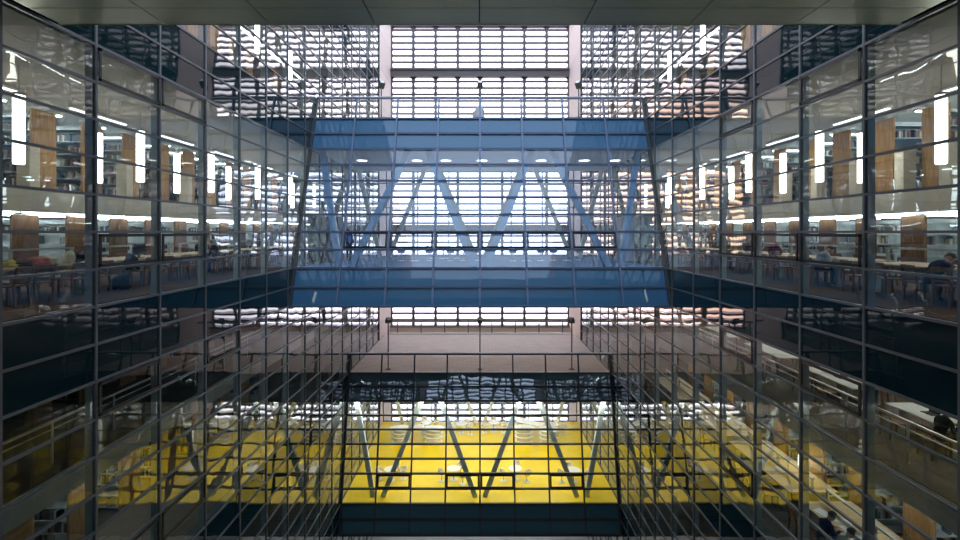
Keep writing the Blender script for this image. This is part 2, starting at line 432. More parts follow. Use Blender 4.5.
# ------------------------------------------------------------------ library floors on both sides
XO = 23.0
YN = -4.2
def library(s):
    S = SIDE[s]
    def st(mb, name, m): return tag(mb.build(name, m), kind='structure')
    xi = W + .33
    for z, fm in ((FL, BRNF), (FL - 9 * ROW, CARP), (FL - 18 * ROW, CARP), (FL + 9 * ROW, BRNF), (FL + 18 * ROW, BRNF)):
        st(MB().box(s * xi, s * XO, YN, YEND, z - 1.55, z - .02), 'ceiling', CEIL)
        st(MB().box(s * xi, s * XO, YN, YEND, z - .02, z), 'floor', fm)
    st(MB().box(s * W, s * XO, YN, YEND, ZLOW - .3, ZLOW), 'floor', GRNF)
    st(MB().box(s * xi, s * XO, YN, YEND, FL + 25 * ROW, FL + 26 * ROW), 'ceiling', CEIL)
    st(MB().box(s * XO, s * (XO + .3), YN, YEND, ZLOW, ZTOP), 'wall_%s_outer' % S, WALLI)
    st(MB().box(s * (W + .1), s * XO, YN - .3, YN, ZLOW, ZTOP), 'wall_%s_near' % S, WALLI)
    st(MB().box(s * (W + .75), s * XO, YEND, YEND + .3, ZLOW, ZTOP), 'wall_%s_far' % S, WALLI)
    # mezzanines
    for z, xm in ((FL, 13.3), (FL - 9 * ROW, 10.3), (FL + 9 * ROW, 13.3)):
        st(MB().box(s * xm, s * XO, YN, YEND, z + 2.25, z + 2.88), 'floor_mezzanine_' + S, SLAB)
        st(MB().box(s * (xm + .04), s * XO, YN, YEND, z + 2.88, z + 2.9), 'floor_mezzanine_' + S, CARP)
for s in (-1, 1): library(s)
tag(MB().box(-W, W, 1.0, 1.4, ZLOW, FL - 10.3).build('wall_front_base', DKGREY), 'unseen dark screen blocking reflections below the near bridge', kind='structure')  # unseen screen added to keep bright louvres out of the spandrel reflections
tag(MB().box(-W - .2, W + .2, -15, YB + .3, ZLOW - .3, ZLOW).build('floor', GRNF), 'pale ground floor of the atrium', kind='structure')

# ------------------------------------------------------------------ bookshelves
def make_shelf(name, L, H, n, metal, wd=.85, panel=WOODP):
    r = empty(name)
    MB().box(-.04, .04, -wd / 2, wd / 2, 0, H).build('end_panel', panel, r, bevel=.006)
    for x in (.08, L / 2, L): MB().box(x - .02, x + .02, -.3, .3, 0, H - .08).build('upright', metal, r)
    MB().box(.06, L, -.008, .008, .05, H - .1).build('divider', metal, r)
    for k in range(n):
        z = .12 + k * (H - .35) / (n - 1)
        MB().box(.06, L, -.3, .3, z - .018, z + .018).build('shelf', metal, r)
    r['category'] = 'bookshelf'
    return r
SH_LOW = Proto(make_shelf('bookshelf', 4.6, 2.12, 6, SHELFW, panel=WOODQ)); SH_BOT = Proto(make_shelf('bookshelf', 4.6, 2.12, 6, SHELFW))
SH_MEZ = Proto(make_shelf('bookshelf', 4.6, 2.5, 6, SHELFG))
BOOKC = [mat('book ' + n, c, .6) for n, c in dict(grey=(.3, .3, .3), white=(.7, .7, .68), brown=(.16, .11, .08), red=(.20, .08, .07), blue=(.09, .12, .18), green=(.09, .15, .12), tan=(.42, .37, .28), black=(.03, .03, .03)).items()]
BOOKN = ['grey', 'white', 'brown', 'red', 'blue', 'green', 'tan', 'black']
def book_mesh(m):
    b = MB(); t, d, h = .05, .2, .27
    b.box(-t / 2, -t / 2 + .006, 0, d, 0, h); b.box(t / 2 - .006, t / 2, 0, d, 0, h); b.box(-t / 2, t / 2, 0, .008, 0, h)
    b.box(-t / 2 + .006, t / 2 - .006, .008, d - .006, .006, h - .006, 1)
    return b.mesh('book', [m, PAPER])
BOOKM = [book_mesh(m) for m in BOOKC]
n_books = [0]
REST = MB(); 
def fill(px, py, pz, s, L, H, n, density, single):
    """books on the faces of one shelf run that look towards the camera"""
    for k in range(n - 1):
        z = pz + .138 + k * (H - .35) / (n - 1)
        x = .15
        while x < L - .2:
            if R.random() < density:
                run = R.randint(5, 14)
                for _ in range(run):
                    if x > L - .2: break
                    t = R.uniform(.9, 1.5)
                    if single and n_books[0] < 298 and x < 3.0:
                        n_books[0] += 1
                        i = R.randrange(8)
                        o = bpy.data.objects.new('book', BOOKM[i]); COL.objects.link(o)
                        o.location = (px + s * x, py - .27, z); o.scale = (t, 1, R.uniform(.75, 1.05))
                        tag(o, '%s book upright on a shelf of the %s mezzanine' % (BOOKN[i], SIDE[s]), 'book', '%s books on the %s mezzanine shelves' % (BOOKN[i], SIDE[s]))
                    else:
                        REST.box(px + s * (x - .025 * t), px + s * (x + .025 * t), py - .27, py - .07, z, z + R.uniform(.19, .28), R.randrange(8))
                    x += .055 * t
            x += R.uniform(.1, .5)

PITCH = 1.88
def rows(s, proto, x, z, y0, n, where, L, H, ns, dens, single=False):
    for i in range(n):
        y = y0 + PITCH * i
        proto.put((s * x, y, z), 0 if s > 0 else PI, 'bookshelf with wooden end panel %s on the %s, %s from the front' % (where, SIDE[s], ORD[i]), 'bookshelves ' + where + ' ' + SIDE[s])
        if dens: fill(s * x, y, z, s, L, H, ns, dens, single)
Z1 = FL - 9 * ROW
for s, y0, ym, yl in ((-1, 12.62, 11.35, 11.65), (1, 13.35, 12.6, 12.3)):
    rows(s, SH_LOW, 13.75, FL, y0, 13, 'under the mezzanine', 4.6, 2.12, 6, .25)
    rows(s, SH_MEZ, 13.75, FL + 2.9, ym, 14, 'on the mezzanine', 4.6, 2.5, 6, .75, True)
    rows(s, SH_BOT, 11.25, Z1, yl, 8, 'at the lower storey', 4.6, 2.12, 6, .3)
rows(-1, SH_MEZ, 13.75, Z1 + 2.9, 11.2, 9, 'on the lower mezzanine', 4.6, 2.5, 6, .6)
for s in (-1, 1): rows(s, SH_MEZ, 13.75, FL + 9 * ROW + 2.9, 15.4, 10, 'at the top storey', 4.6, 2.5, 6, 0)
o = REST.build('books', BOOKC); tag(o, 'rows of further books filling the library shelves', 'books', None, 'stuff')

# cream low cabinets on the mezzanine edge
cab = empty('end_cabinet'); cab['category'] = 'cabinet'
MB().box(-.2, .2, -.17, .17, .05, 1.28).build('carcass', CREAM, cab, bevel=.01); MB().box(-.22, .22, -.19, .19, 1.28, 1.32).build('top', CREAM, cab); MB().box(-.18, .18, -.15, .15, 0, .05).build('plinth', ALU_DK, cab)
CAB = Proto(cab)
for s, ys in ((-1, (14.7, 18.6, 22.4)), (1, (14.1, 15.6, 17.5, 19.5, 21.6))):
    for i, y in enumerate(ys): CAB.put((s * 13.55, y - .3, FL + 2.9), 0, 'narrow cream cabinet on the %s mezzanine edge, %s from the front' % (SIDE[s], ORD[i]), 'cream cabinets on the mezzanine')

# ------------------------------------------------------------------ lights of the library
def make_pendant():
    r = empty('pendant_lamp'); r['category'] = 'lamp'
    MB().lathe([(.10, 0), (.115, .03), (.115, 1.62), (.10, 1.65)], 20).build('lamp_shade', PEND, r, smooth=False)
    MB().lathe([(.12, 1.64), (.12, 1.70), (.05, 1.72)], 20).build('cap', STEEL, r)
    MB().tube((0, 0, 1.7), (0, 0, 2.36), .008, 6).build('cord', STEEL, r)
    return r
PD = Proto(make_pendant())
for s in (-1, 1):
    for k in range(6):
        for x, row in ((11.0, 'front'), (12.6, 'rear')):
            PD.put((s * x, 11.45 + 4.1 * k + (.3 if row == 'rear' else 0), 1.62), 0, 'tall white pendant lamp over the %s reading tables, %s of %s row' % (SIDE[s], ORD[k], row), 'pendant cylinders ' + SIDE[s])
    for k in range(4):
        PD.put((s * 11.0, 15.5 + 4.1 * k, 1.62 + 9 * ROW), 0, 'tall white pendant cylinder in the top storey on the %s, %s from the front' % (SIDE[s], ORD[k]), 'pendant cylinders top ' + SIDE[s])

def make_strip(L, em):
    r = empty('ceiling_light'); r['category'] = 'light'
    MB().box(0, L, -.07, .07, .03, .08).build('housing', WHT, r)
    MB().box(.03, L - .03, -.05, .05, 0, .03).build('diffuser', em, r)
    return r
ST4 = Proto(make_strip(4.2, STRIP)); STD = Proto(make_strip(3.9, STRIPD)); ST3 = Proto(make_strip(3.2, STRIP)); STE = Proto(make_strip(3.9, emit('edge fluorescent strip', (.90, .97, 1.0), 6))); STH = Proto(make_strip(2.4, emit('faint fluorescent strip', (.95, .97, .95), 1.6))); STL = Proto(make_strip(3.4, emit('low fluorescent strip', (1.0, .97, .90), 9)))
for s, y0, ym in ((-1, 12.62, 11.35), (1, 13.35, 12.6)):
    a = 0 if s > 0 else PI
    for i in range(13):
        ST4.put((s * 14.0, ym + PITCH * (i + .5), 3.86), a, 'fluorescent strip over the %s mezzanine aisle, %s from the front' % (SIDE[s], ORD[i]), 'aisle strips ' + SIDE[s])
    for i in range(12):
        ST3.put((s * 15.0, y0 + PITCH * (i + .5), FL + 2.19), a, 'added fill strip in the aisle under the %s mezzanine, %s from the front' % (SIDE[s], ORD[i]), 'added under aisle strips ' + SIDE[s])  # unseen lamps added to brighten the shelves under the mezzanine
    for i in range(8):
        STE.put((s * 13.55, 6.2 + 4.0 * i, FL + 2.17), PI / 2, 'bright fluorescent strip under the %s mezzanine edge, %s from the front' % (SIDE[s], ORD[i]), 'edge strips ' + SIDE[s])
        STH.put((s * 12.9, 6.9 + 4.1 * i, 3.88), PI / 2, 'fluorescent strip on the ceiling of the %s reading hall, %s from the front' % (SIDE[s], ORD[i]), 'hall strips ' + SIDE[s])
    for i in (range(6) if s > 0 else (1,)):
        STD.put((s * 11.0, 8.2 + 4.1 * i, Z1 + 2.17), PI / 2, 'strip light under the lower mezzanine on the %s, %s from the front' % (SIDE[s], ORD[i]), 'lower strips ' + SIDE[s])
    for i in range(0 if s < 0 else 7):
        STL.put((s * 13.2, 8.2 + 4.1 * i, -3.32), PI / 2, 'strip light above the lower mezzanine on the %s, %s from the front' % (SIDE[s], ORD[i]), 'lower ceiling strips ' + SIDE[s])
    for i in range(5):
        STD.put((s * 12.9, 15 + 4.1 * i, 11.0), PI / 2, 'strip light on the top storey ceiling on the %s, %s from the front' % (SIDE[s], ORD[i]), 'top strips ' + SIDE[s])

# ------------------------------------------------------------------ reading tables and chairs
def make_table(top_m, L=3.6, D=1.5, H=.78, bar_=True):
    r = empty('reading_table'); r['category'] = 'table'
    MB().box(-D / 2, D / 2, -L / 2, L / 2, H - .045, H).build('table_top', top_m, r, bevel=.008)
    for x in (-D / 2 + .12, D / 2 - .12):
        for y in (-L / 2 + .5, L / 2 - .5): MB().box(x - .03, x + .03, y - .14, y + .14, 0, H - .045).build('leg', FIN, r)
    MB().box(-.03, .03, -L / 2 + .3, L / 2 - .3, H - .2, H - .06).build('stretcher', FIN, r)
    if bar_:
        b = MB().box(-.05, .05, -L / 2 + .05, L / 2 - .05, H + .36, H + .41).build('divider_rail', FIN, r)
        for y in (-L / 2 + .08, 0, L / 2 - .08): MB().box(-.03, .03, y - .03, y + .03, H, H + .36).build('divider_post', FIN, r)
    return r
def make_chair():
    r = empty('wooden_chair'); r['category'] = 'chair'   # faces +x
    m = MB(); m.box(-.21, .23, -.22, .22, .43, .46); m.build('seat', WOODC, r, bevel=.01)
    for y in (-.2, .2):
        MB().bar((.19, y, 0), (.19, y, .43), .04, .04).build('leg', WOODC, r)
        l = MB(); l.bar((-.24, y, 0), (-.2, y, .45), .04, .04); l.bar((-.2, y, .45), (-.28, y, .84), .04, .04); l.build('leg', WOODC, r)
        MB().bar((-.22, y, .2), (.19, y, .2), .02, .03).build('stretcher', WOODC, r)
    b = MB()
    b.bar((-.275, -.2, .80), (-.275, .2, .80), .09, .02, (0, 0, 1)); b.bar((-.25, -.2, .66), (-.25, .2, .66), .05, .02, (0, 0, 1)); b.bar((-.225, -.2, .55), (-.225, .2, .55), .04, .02, (0, 0, 1))
    b.build('backrest', WOODC, r)
    return r
TB = Proto(make_table(WOODT)); TBW = Proto(make_table(WHT, 2.6, 1.3, .75, False)); CH = Proto(make_chair())
SEATS = {}
for s in (-1, 1):
    S = SIDE[s]
    for k in range(6):
        y = 11.45 + 4.1 * k
        TB.put((s * 11.2, y, FL), 0, 'beech reading table with a divider rail in the %s hall, %s from the front' % (S, ORD[k]), 'reading tables ' + S)
        for q, dy in enumerate((-1.25, -.4, .45, 1.3)):
            for x, rz, w in ((10.1, 0, 'glass'), (12.3, PI, 'shelf')):
                if k > 3 and w == 'shelf': continue
                jx, jy, jr = R.uniform(-.08, .08), R.uniform(-.07, .07), R.uniform(-.25, .25)
                CH.put((s * (x + jx), y + dy + jy, FL), (rz if s > 0 else rz + PI) + jr, 'brown wooden chair, %s side of %s reading table in the %s hall, %s along' % (w, ORD[k], S, ORD[q]), 'wooden chairs %s hall' % S)
    for k in range(4 if s > 0 else 0):
        y = 12.5 + 4.1 * k
        TB.put((s * 10.3, y, Z1), 0, 'beech reading table of the lower storey on the %s, %s from the front' % (S, ORD[k]), 'lower reading tables ' + S)
        for q, dy in enumerate((-1.2, -.3, .55, 1.35)):
            CH.put((s * 9.25, y + dy, Z1), (0 if s > 0 else PI) + R.uniform(-.2, .2), 'brown wooden chair at the %s lower table on the %s, %s along' % (ORD[k], S, ORD[q]), 'wooden chairs lower ' + S)
# white tables on the lower right mezzanine
for k in range(4):
    y = 13.2 + 3.9 * k
    TBW.put((12.9, y, Z1 + 2.9), 0, 'white table behind the railing of the lower right mezzanine, %s from the front' % ORD[k], 'white mezzanine tables')
    for q, (dx, dy, rz) in enumerate(((-1.0, -.6, 0), (-1.0, .6, 0), (1.0, -.6, PI), (1.0, .6, PI))):
        CH.put((12.9 + dx, y + dy, Z1 + 2.9), rz + R.uniform(-.3, .3), 'brown wooden chair at the %s white mezzanine table, %s along' % (ORD[k], ORD[q]), 'chairs at white mezzanine tables')
# balustrades of the lower mezzanines
for s in (-1, 1):
    r = tag(empty('balustrade', (s * 10.9, YN + 4, Z1 + 2.9)), 'long steel and glass balustrade along the lower %s mezzanine' % SIDE[s], 'railing')
    L = YEND - YN - 4.2
    MB().box(-.03, .03, 0, L, 1.04, 1.1).build('handrail', STEEL, r); MB().box(-.015, .015, 0, L, .86, .89).build('rail', STEEL, r)
    k = 0
    while k * 2.05 < L: MB().box(-.02, .02, k * 2.05 + .1, k * 2.05 + .15, 0, 1.04).build('post', STEEL, r); k += 1
    MB().poly([(0, 0, .08), (0, L, .08), (0, L, .82), (0, 0, .82)], [(0, 1, 2, 3)]).build('glass_panel', GL_BACK, r)

# things on the tables
def lump(name, loc, size, m, seed, label, cat, group=None):
    bm = bmesh.new(); bmesh.ops.create_icosphere(bm, subdivisions=3, radius=1)
    for v in bm.verts:
        d = 1 + 0.55 * noise.noise(v.co * 1.9 + Vector((seed, 0, 0))) + 0.25 * noise.noise(v.co * 5 + Vector((0, seed, 0)))
        v.co = Vector((v.co.x * size[0] * d, v.co.y * size[1] * d, max(-.5, v.co.z) * size[2] * d + size[2] * .5))
    zmin = min(v.co.z for v in bm.verts)
    for v in bm.verts: v.co.z -= zmin
    me = bpy.data.meshes.new(name); bm.to_mesh(me); bm.free(); me.materials.append(m)
    for p in me.polygons: p.use_smooth = True
    o = bpy.data.objects.new(name, me); COL.objects.link(o); o.location = loc
    return tag(o, label, cat, group)
TT = FL + .78
lump('cloth_bag', (-10.85, 11.05, TT), (.14, .22, .09), mat('yellow nylon', (.75, .55, .05), .6), 1, 'yellow cloth bag on the near left reading table', 'bag')
lump('scarf', (-10.8, 11.75, TT), (.16, .26, .12), mat('coral wool', (.75, .22, .17), .9), 2, 'crumpled coral red scarf on the near left reading table', 'scarf')
lump('dark_scarf', (-10.8, 11.35, TT), (.13, .22, .09), CLOTH['brown'], 8, 'brown dark scarf between the yellow bag and coral scarf', 'scarf')
lump('plastic_bag', (-10.85, 12.25, TT), (.15, .2, .13), mat('white plastic film', (.85, .83, .75), .4), 3, 'white crumpled plastic bag beside the coral scarf', 'bag')
lump('plastic_bag', (-10.8, 12.62, TT), (.11, .13, .18), mat('cream plastic film', (.80, .74, .58), .4), 4, 'cream upright plastic bag beside the white one', 'bag')
lump('backpack', (-10.8, 13.0, TT), (.14, .2, .17), CLOTH['black'], 5, 'black backpack at the end of the near left reading table', 'bag')
lump('backpack', (-10.0, 13.35, FL), (.2, .3, .22), CLOTH['black'], 6, 'black bag on the floor by the left glass wall', 'bag')
lump('jacket', (-10.3, 14.2, FL + .46), (.15, .2, .28), CLOTH['black'], 9, 'black jacket draped over a chair in the left hall', 'jacket')
lump('jacket', (10.55, 17.2, TT - .1), (.16, .24, .3), CLOTH['maroon'], 10, 'maroon jacket heaped on a chair back in the right hall', 'jacket')
lump('backpack', (10.8, 19.2, TT), (.2, .35, .25), CLOTH['brown'], 11, 'brown backpack on the third reading table on the right', 'bag')
def sheet(loc, rz, sx, sy, m, label, name='paper_sheet', cat='paper', group='papers on the tables'):
    o = MB().box(-sx / 2, sx / 2, -sy / 2, sy / 2, 0, .006).build(name, m); o.location = loc; o.rotation_euler = (0, 0, rz); tag(o, label, cat, group)
def open_book(loc, rz, label):
    r = empty('open_book', loc, rz); tag(r, label, 'book', 'open books on the tables')
    MB().prism([(-.20, .0), (.20, 0), (.20, .006), (-.20, .006)], -.14, .14).build('cover', BOOKC[4], r)
    MB().prism([(-.19, .006), (0, .006), (-.005, .022), (-.06, .032), (-.13, .028), (-.19, .02)], -.13, .13).build('page_block', PAPER, r)
    MB().prism([(0, .006), (.19, .006), (.19, .02), (.13, .028), (.06, .032), (.005, .022)], -.13, .13).build('page_block', PAPER, r)
TL = Z1 + .78
for i, (x, y, rz) in enumerate(((9.85, 12.0, .2), (9.9, 12.45, -.3), (10.2, 12.1, 1.0), (9.95, 12.9, .1), (10.05, 13.3, .8), (9.8, 13.7, .4), (9.75, 12.65, .6), (10.1, 16.2, .1), (9.9, 16.9, .5))):
    sheet((x, y, TL), rz, .3, .42, PAPER, 'loose white sheet on the %s lower right reading table' % ('near' if i < 7 else 'second'), group='papers near' if i < 7 else 'papers second')
open_book((10.0, 12.65, TL + .007), .2, 'open book between papers on the near lower right reading table')
open_book((9.9, 11.75, TL + .007), -.2, 'open book in front of the seated student in navy')
open_book((10.7, 14.3, TT), 1.2, 'open book on the right reading table beside the student in grey')
for i, (x, y, z) in enumerate(((10.9, 16.3, TL), (10.6, 21.2, TL))):
    r = tag(empty('desk_lamp', (x, y, z)), 'small white cylinder lamp on the %s lower right reading table' % ('second', 'third')[i], 'lamp')
    MB().lathe([(.09, 0), (.09, .02), (.03, .03), (.03, .08)], 14).build('base', STEEL, r); MB().lathe([(.075, .08), (.08, .1), (.08, .42), (.07, .44)], 14).build('lamp_shade', PEND, r)
for i, (y, h) in enumerate(((12.7, .35), (13.6, .3), (17.0, .3))):
    r = tag(empty('laptop', (12.75, y, Z1 + 2.9 + .75)), 'open black laptop on the %s white mezzanine table%s' % (('first', 'first', 'second')[i], (' near end', ' far end', '')[i]), 'laptop')
    MB().box(-.12, .12, -.17, .17, 0, .02).build('keyboard_base', BLK, r); MB().bar((.12, 0, .02), (.2, 0, .25), .34, .012, (0, 1, 0)).build('screen', BLK, r)
r = tag(empty('monitor', (-10.9, 15.35, TT), PI), 'black monitor on the second left reading table', 'monitor')
MB().box(-.1, .1, -.12, .12, 0, .015).build('base', BLK, r); MB().box(-.02, .02, -.03, .03, .015, .12).build('stand', BLK, r); MB().box(-.02, .02, -.28, .28, .1, .42).build('screen', BLK, r, bevel=.006)

# ------------------------------------------------------------------ people
def person(loc, rz, top, legs, label, sit=True, lean=.35, head_down=.3, arms=True):
    """one continuous skinned body; local +x is forward"""
    V, E, Rd, Z = [], [], [], []
    def add(p, r, par=None, zone='top'):
        V.append(Vector(p)); Rd.append(r); Z.append(zone)
        if par is not None: E.append((par, len(V) - 1))
        return len(V) - 1
    hz = .54 if sit else .95
    L = lean if sit else .03
    def T(x, y, z):  # torso frame leaning forward about the hips
        return (x * math.cos(L) + z * math.sin(L), y, hz + z * math.cos(L) - x * math.sin(L))
    pel = add((0, 0, hz), (.15, .12), None, 'leg')
    wa = add(T(0, 0, .17), (.14, .11), pel); ch = add(T(.01, 0, .36), (.165, .12), wa); up = add(T(0, 0, .48), (.13, .09), ch)
    nk = add(T(.01, 0, .56), (.055, .055), up, 'skin')
    nx = Vector(T(.01, 0, .56)); hd = L + head_down
    def H(x, y, z): return nx + Vector((x * math.cos(hd) + z * math.sin(hd), y, z * math.cos(hd) - x * math.sin(hd)))
    h1 = add(H(.02, 0, .08), (.075, .075), nk, 'skin'); h2 = add(H(.03, 0, .16), (.085, .098), h1, 'skin'); h3 = add(H(.02, 0, .22), (.07, .08), h2, 'skin')
    add(H(.135, 0, .125), (.012, .014), h2, 'skin')
    for sd in (-1, 1):
        add(H(.02, sd * .098, .13), (.012, .022), h2, 'skin')
        sh = add(T(0, sd * .19, .46), (.065, .065), up)
        if sit:
            el = add(T(.12, sd * .25, .22), (.048, .048), sh); wr = add((T(.12, 0, .22)[0] + .22, sd * .13, .83), (.032, .032), el)
            fdir = Vector((1, -sd * .3, -.05)).normalized()
        else:
            el = add(T(-.02, sd * .25, .18), (.045, .045), sh); wr = add((.06, sd * .25, hz - .03), (.03, .03), el); fdir = Vector((.15, 0, -1)).normalized()
        w = V[wr]; pa = add(w + fdir * .06, (.036, .02), wr, 'skin')
        lat = fdir.cross(Vector((0, 0, 1)) if sit else Vector((1, 0, 0))).normalized()
        for q, (o, ln) in enumerate(((-.03, .065), (-.01, .075), (.01, .07), (.03, .055))):
            a = add(w + fdir * .10 + lat * o, (.010, .010), pa, 'skin'); add(w + fdir * (.10 + ln) + lat * o + Vector((0, 0, -.015 if sit else 0)), (.008, .008), a, 'skin')
        add(w + fdir * .07 + lat * (.055 * sd), (.010, .010), pa, 'skin')
        hp = add((0.02, sd * .10, hz - .02), (.095, .095), pel, 'leg')
        if sit:
            kn = add((.43, sd * .13, .52), (.068, .068), hp, 'leg'); an = add((.40, sd * .13, .09), (.042, .042), kn, 'leg'); fo = add((.53, sd * .14, .035), (.04, .03), an, 'shoe')
        else:
            kn = add((.03, sd * .11, .50), (.062, .062), hp, 'leg'); an = add((0, sd * .11, .08), (.042, .042), kn, 'leg'); fo = add((.14, sd * .12, .035), (.04, .03), an, 'shoe')
    me = bpy.data.meshes.new('person'); me.from_pydata(V, E, [])
    tmp = bpy.data.objects.new('person', me); COL.objects.link(tmp)
    sk = tmp.modifiers.new('skin', 'SKIN'); sk.use_smooth_shade = True
    for i, v in enumerate(me.skin_vertices[0].data): v.radius = Rd[i]; v.use_root = (i == 0)
    tmp.modifiers.new('sub', 'SUBSURF').levels = 1
    dg = bpy.context.evaluated_depsgraph_get()
    fin = bpy.data.meshes.new_from_object(tmp.evaluated_get(dg))
    bpy.data.objects.remove(tmp)
    fin.materials.clear()
    for m in (top, legs, SKIN, BLK): fin.materials.append(m)
    zi = {'top': 0, 'leg': 1, 'skin': 2, 'shoe': 3}
    for p in fin.polygons:
        c = p.center; best = min(range(len(V)), key=lambda i: (V[i] - c).length - max(Rd[i]) * .8)
        p.material_index = zi[Z[best]]; p.use_smooth = True
    o = bpy.data.objects.new('person', fin); COL.objects.link(o); o.location = loc; o.rotation_euler = (0, 0, rz)
    tag(o, label, 'person')
    # hair: a cap over the skull
    bm = bmesh.new(); bmesh.ops.create_uvsphere(bm, u_segments=16, v_segments=10, radius=1)
    for v in list(bm.verts):
        if v.co.z < -.55 or (v.co.x > .35 and v.co.z < .35): bm.verts.remove(v)
    for v in bm.verts:
        d = 1 + .06 * noise.noise(v.co * 4); q = Vector((v.co.x * .108, v.co.y * .10, v.co.z * .125)) * d; v.co = H(q.x + .02, q.y, q.z + .165)
    hm = bpy.data.meshes.new('hair'); bm.to_mesh(hm); bm.free(); hm.materials.append(HAIR)
    for p in hm.polygons: p.use_smooth = True
    h = bpy.data.objects.new('hair', hm); COL.objects.link(h); h.parent = o
    for sd in (-1, 1):
        e = MB().lathe([(.004, -.008), (.011, 0), (.004, .008)], 8).build('eye', HAIR, o, smooth=True); e.location = H(.112, sd * .035, .155)
    return o
# left hall
person((-12.15, 20.6, FL), 0.0, CLOTH['black'], CLOTH['black'], 'person in black sitting at the third left reading table facing the glass', True, .15, .1)
person((-10.05, 18.4, FL), PI, CLOTH['black'], CLOTH['denim'], 'person in a black jacket seen from behind at the third left table', True, .3)
# right hall
person((10.05, 10.75, FL), .1, CLOTH['black'], CLOTH['denim'], 'person in a dark jacket bent over the near right reading table', True, .75, .2)
person((10.05, 14.4, FL), .0, CLOTH['grey'], CLOTH['denim'], 'person in a pale grey coat bent over the second right reading table', True, .6, .3)
person((10.05, 20.2, FL), .0, CLOTH['brown'], CLOTH['black'], 'person in brown sitting at the third right reading table', True, .4, .3)
# lower right
person((9.15, 12.9, Z1), .0, CLOTH['navy'], CLOTH['denim'], 'person with black hair in navy at the near lower right reading table', True, .35, .3)
person((9.12, 12.15, Z1), .05, CLOTH['grey'], CLOTH['black'], 'person with dark hair in grey beside the one in navy', True, .3, .35)
person((12.0, 12.6, Z1 + 2.9), .0, CLOTH['black'], CLOTH['black'], 'person in black at the first white mezzanine table', True, .4, .3)
# upper bridge
person((-7.2, 26.4, FL), 2.5, CLOTH['blue'], CLOTH['navy'], 'person in blue standing at the left end of the upper bridge', False)

# ------------------------------------------------------------------ bridge furniture
def make_round():
    r = empty('round_table'); r['category'] = 'table'
    MB().lathe([(.40, .715), (.435, .72), (.44, .735), (.435, .75), (.40, .752)], 28).build('table_top', WHT, r)
    MB().tube((0, 0, .03), (0, 0, .715), .035, 12).build('pedestal', STEEL, r); MB().lathe([(.27, 0), (.27, .012), (.05, .035)], 24).build('base', WHT, r)
    return r
def make_tub():
    r = empty('shell_chair'); r['category'] = 'chair'
    n = 14; v = []; f = []
    prof = [(0, .44, 1.0), (.13, .43, 1.0), (.21, .46, 1.0), (.235, .56, 1.0), (.25, .70, .0), (.26, .80, -.35)]
    for i, (rr, z, lim) in enumerate(prof):
        for k in range(n + 1):
            a = PI * (-.78 + 1.56 * k / n) if i > 2 else 2 * PI * k / n - PI
            a2 = a + PI
            fz = z if i < 4 else z - (abs(k - n / 2) / (n / 2)) ** 2 * (.14 if i == 4 else .24)
            v.append((rr * math.cos(a2), rr * math.sin(a2), fz))
    m = n + 1
    for i in range(len(prof) - 1):
        for k in range(n): f.append((i * m + k, i * m + k + 1, (i + 1) * m + k + 1, (i + 1) * m + k))
    b = MB().poly(v, f); o = b.build('shell', BEIGE, r, smooth=True)
    so = o.modifiers.new('solid', 'SOLIDIFY'); so.thickness = .02
    MB().tube((0, 0, .05), (0, 0, .43), .025, 10).build('pedestal', STEEL, r)
    MB().lathe([(.21, 0), (.21, .012), (.04, .04)], 20).build('base', WHT, r)
    return r
RT = Proto(make_round()); TC = Proto(make_tub())
def cluster(x, y, z, chairs, where):
    RT.put((x, y, z), 0, 'round white table %s' % where, 'round white tables')
    for q, a in enumerate(chairs):
        a = math.radians(a); d = .78
        TC.put((x + d * math.cos(a), y + d * math.sin(a), z), a + PI + R.uniform(-.3, .3), 'beige chair %s of table %s' % (('left', 'right', 'front', 'back')[0 if math.cos(a) < -.6 else 1 if math.cos(a) > .6 else 2 if math.sin(a) < 0 else 3], where), 'beige shell chairs')
for x, y, ch, w in ((-5.73, 30.9, (170, 15, 75), 'at the front left of the yellow floor'), (-1.69, 31.0, (190, 60, -40), 'left of centre at the front of the yellow floor'),
                    (2.27, 31.0, (190, 80, -20), 'right of centre at the front of the yellow floor'), (6.0, 30.8, (185, 100, -10), 'at the front right of the yellow floor'),
                    (-1.5, 38.2, (-20, 60, 180), 'left of centre at the back of the yellow floor'), (1.1, 38.5, (-10, 200, 90), 'right of centre at the back of the yellow floor'),
                    (5.8, 38.1, (-10, 60), 'at the back right of the yellow floor'), (-4.3, 38.6, (20, 110), 'at the back left of the yellow floor'), (3.4, 39.0, (170,), 'behind the right counter on the yellow floor')):
    cluster(x, y, LZ, ch, w)
for x, y, ch, w in ((-3.6, 26.5, (170, 15), 'at the left of the upper bridge'), (-.9, 26.8, (200, 20), 'near the middle of the upper bridge'), (2.6, 26.5, (180, 10), 'right of the middle of the upper bridge'), (-2.2, 29.0, (180, 0), 'at the back left of the upper bridge'), (4.9, 27.0, (180, 20), 'at the right of the upper bridge')):
    cluster(x, y, FL, ch, w)
def make_counter():
    r = empty('service_counter'); r['category'] = 'counter'
    for z0, z1, a, b in ((.0, .08, .68, .42), (.36, .42, .74, .46), (.68, .74, .76, .48), (1.0, 1.06, .84, .54)):
        MB().lathe([(1, z0), (1.02, z0 + .02), (1.02, z1 - .02), (1, z1)], 32, sx=a, sy=b).build('counter_top' if z0 > .9 else 'tier', WHT, r)
    MB().lathe([(1, .05), (1, 1.0)], 32, sx=.55, sy=.33).build('core', WHT, r)
    return r
SC = Proto(make_counter())
for x, y, w in ((-6.05, 36.6, 'at the far left of the yellow floor'), (-3.55, 36.6, 'left of centre on the yellow floor'), (3.35, 36.7, 'right of centre on the yellow floor'), (5.2, 36.4, 'near the right end of the yellow floor')):
    SC.put((x, y, LZ), 0, 'tiered oval white service counter %s' % w, 'oval counters')
